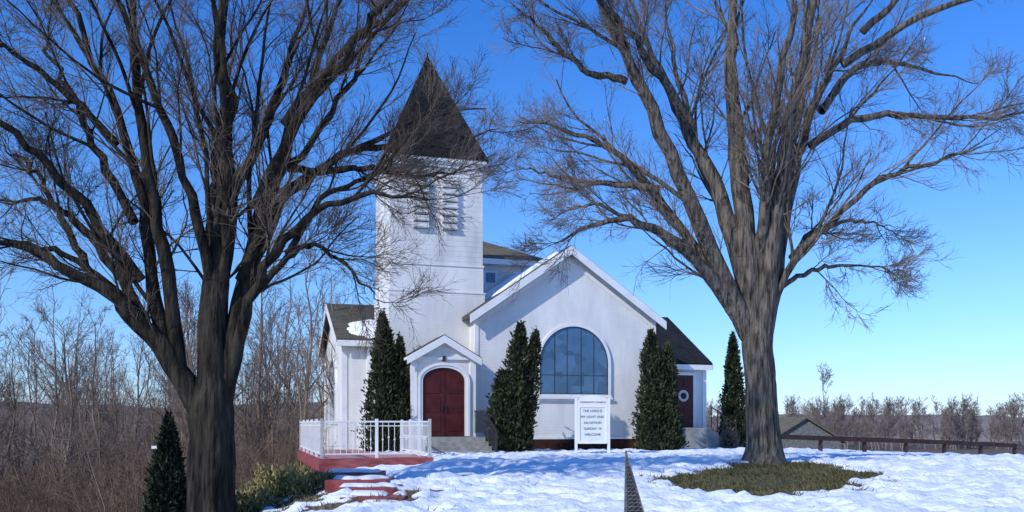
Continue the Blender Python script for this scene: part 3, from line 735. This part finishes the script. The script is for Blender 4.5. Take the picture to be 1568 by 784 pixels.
def bush(name, loc, rx, ry, rz, n, mats, seed):
    rg = np.random.default_rng(seed); T = empty(name, loc)
    d = normalize(rg.normal(size=(n, 3))); d[:, 2] = np.abs(d[:, 2])
    lump = 1+.14*np.sin(5*d[:, 0]+seed)*np.cos(6*d[:, 1])+.08*np.sin(13*d[:, 0]+9*d[:, 2])+.05*rg.normal(size=n)
    c = d*np.array([rx, ry, rz])*(lump*rg.uniform(.7, 1.03, n))[:, None]
    dd = normalize(d+.6*rg.normal(size=(n, 3))+np.array([0, 0, .3])); s = normalize(np.cross(dd, rg.normal(size=(n, 3))))
    L_ = rg.uniform(.06, .14, n)[:, None]; W_ = L_*.28
    V = np.stack([c-dd*L_*.4, c+s*W_*.5, c+dd*L_*.6, c-s*W_*.5], 1).reshape(-1, 3)
    np_mesh('foliage', V, np.arange(len(V)).reshape(-1, 4), mats[0], T, False)
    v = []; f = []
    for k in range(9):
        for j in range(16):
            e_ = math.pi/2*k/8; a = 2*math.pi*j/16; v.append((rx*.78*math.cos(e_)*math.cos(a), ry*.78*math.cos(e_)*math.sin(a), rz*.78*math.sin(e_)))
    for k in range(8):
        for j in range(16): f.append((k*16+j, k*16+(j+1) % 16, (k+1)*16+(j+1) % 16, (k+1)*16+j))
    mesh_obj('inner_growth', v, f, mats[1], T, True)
bush('juniper_bush', (-3.85, 15.6, -.82), 1.0, .9, 1.0, 15000, (M_bush, M_arbor_core), 4)
bush('juniper_bush', (-4.5, 14.9, -1.1), .8, .8, .95, 9000, (M_bush, M_arbor_core), 6)
bush('low_shrub', (9.3, 38.2, -.4), .5, .5, 1.3, 3000, (M_woods, M_arbor_core), 9)

n = 22000; rg = np.random.default_rng(99)
gx_ = rg.uniform(-2.9, 2.9, n); gy = rg.uniform(12.5, 21.5, n); gx = gx_+.295*gy+.12
keep = []
for i in range(n):
    v_ = math.hypot((gx[i]-.295*gy[i]-.12)/2.0, (gy[i]-17)/3.7)+.4*noise.noise((gx[i]*.35, gy[i]*.35, 3.3))+.3*noise.noise((gx[i]*1.7, gy[i]*1.7, 8.3)); keep.append(v_ < .97+.07*rg.normal())
keep = np.array(keep); gx, gy = gx[keep], gy[keep]; m_ = len(gx)
tx_ = -2.9+1.2*rg.normal(size=2600); ty_ = 14.3+1.6*rg.normal(size=2600)
ok = np.array([noise.noise((a*1.7, c*1.7, 8.3)) > .08 for a, c in zip(tx_, ty_)]); gx = np.concatenate([gx, tx_[ok]]); gy = np.concatenate([gy, ty_[ok]]); m_ = len(gx)
gzv = gz(gx, gy)+.04
c = np.stack([gx, gy, gzv], -1); d = normalize(np.stack([rg.normal(size=m_)*.9, rg.normal(size=m_)*.9, np.full(m_, .8)], -1))
s = normalize(np.cross(d, np.array([0, 1., .1])))*.009; Lg = rg.uniform(.04, .14, m_)[:, None]
V = np.stack([c-s, c+s, c+d*Lg], 1).reshape(-1, 3)
np_mesh('dry_grass', V, np.arange(len(V)).reshape(-1, 3), M_grass, None, False)

# ------------------------------------------------------------------ light, sky, camera
sx, sy = -.72, -.69; el = math.radians(34)
hd = math.hypot(sx, sy); D = Vector((sx/hd*math.cos(el), sy/hd*math.cos(el), math.sin(el)))
sun = bpy.data.lights.new('sun', 'SUN'); sun.energy = 3.6; sun.angle = math.radians(.6); sun.color = (1, .95, .86)
so = bpy.data.objects.new('sun', sun); COL.objects.link(so); so.rotation_euler = (-D).to_track_quat('-Z', 'Y').to_euler()
W = bpy.data.worlds.new('World'); S.world = W; W.use_nodes = True; nt = W.node_tree; bg = nt.nodes['Background']
sk = nt.nodes.new('ShaderNodeTexSky'); sk.sky_type = 'NISHITA'; sk.sun_disc = False; sk.sun_elevation = el; sk.sun_rotation = math.atan2(sx, sy)
sk.air_density = 1.0; sk.dust_density = .3; sk.ozone_density = 2.5
tc = nt.nodes.new('ShaderNodeTexCoord'); sp = nt.nodes.new('ShaderNodeSeparateXYZ'); nt.links.new(tc.outputs['Generated'], sp.inputs[0])
rp = nt.nodes.new('ShaderNodeValToRGB'); nt.links.new(sp.outputs['Z'], rp.inputs[0])
els = rp.color_ramp.elements; els[0].position = 0; els[0].color = (.40, .51, .80, 1); els[1].position = .42; els[1].color = (.16, .46, .90, 1)
e_ = els.new(.14); e_.color = (.35, .54, .82, 1)
vm = nt.nodes.new('ShaderNodeVectorMath'); vm.operation = 'MULTIPLY'; nt.links.new(sk.outputs[0], vm.inputs[0]); nt.links.new(rp.outputs[0], vm.inputs[1])
vs = nt.nodes.new('ShaderNodeVectorMath'); vs.operation = 'SCALE'; vs.inputs['Scale'].default_value = 2.0; nt.links.new(vm.outputs[0], vs.inputs[0])
nt.links.new(vs.outputs[0], bg.inputs[0]); bg.inputs[1].default_value = .12
cam = bpy.data.cameras.new('camera'); co = bpy.data.objects.new('camera', cam); COL.objects.link(co)
co.location = (0, 0, 1.0); co.rotation_euler = (math.pi/2, 0, 0); cam.sensor_width = 36; cam.lens = 31.18; cam.shift_y = .1645; cam.clip_end = 6000
S.camera = co
S.view_settings.view_transform = 'Standard'; S.view_settings.look = 'None'; S.view_settings.exposure = 0
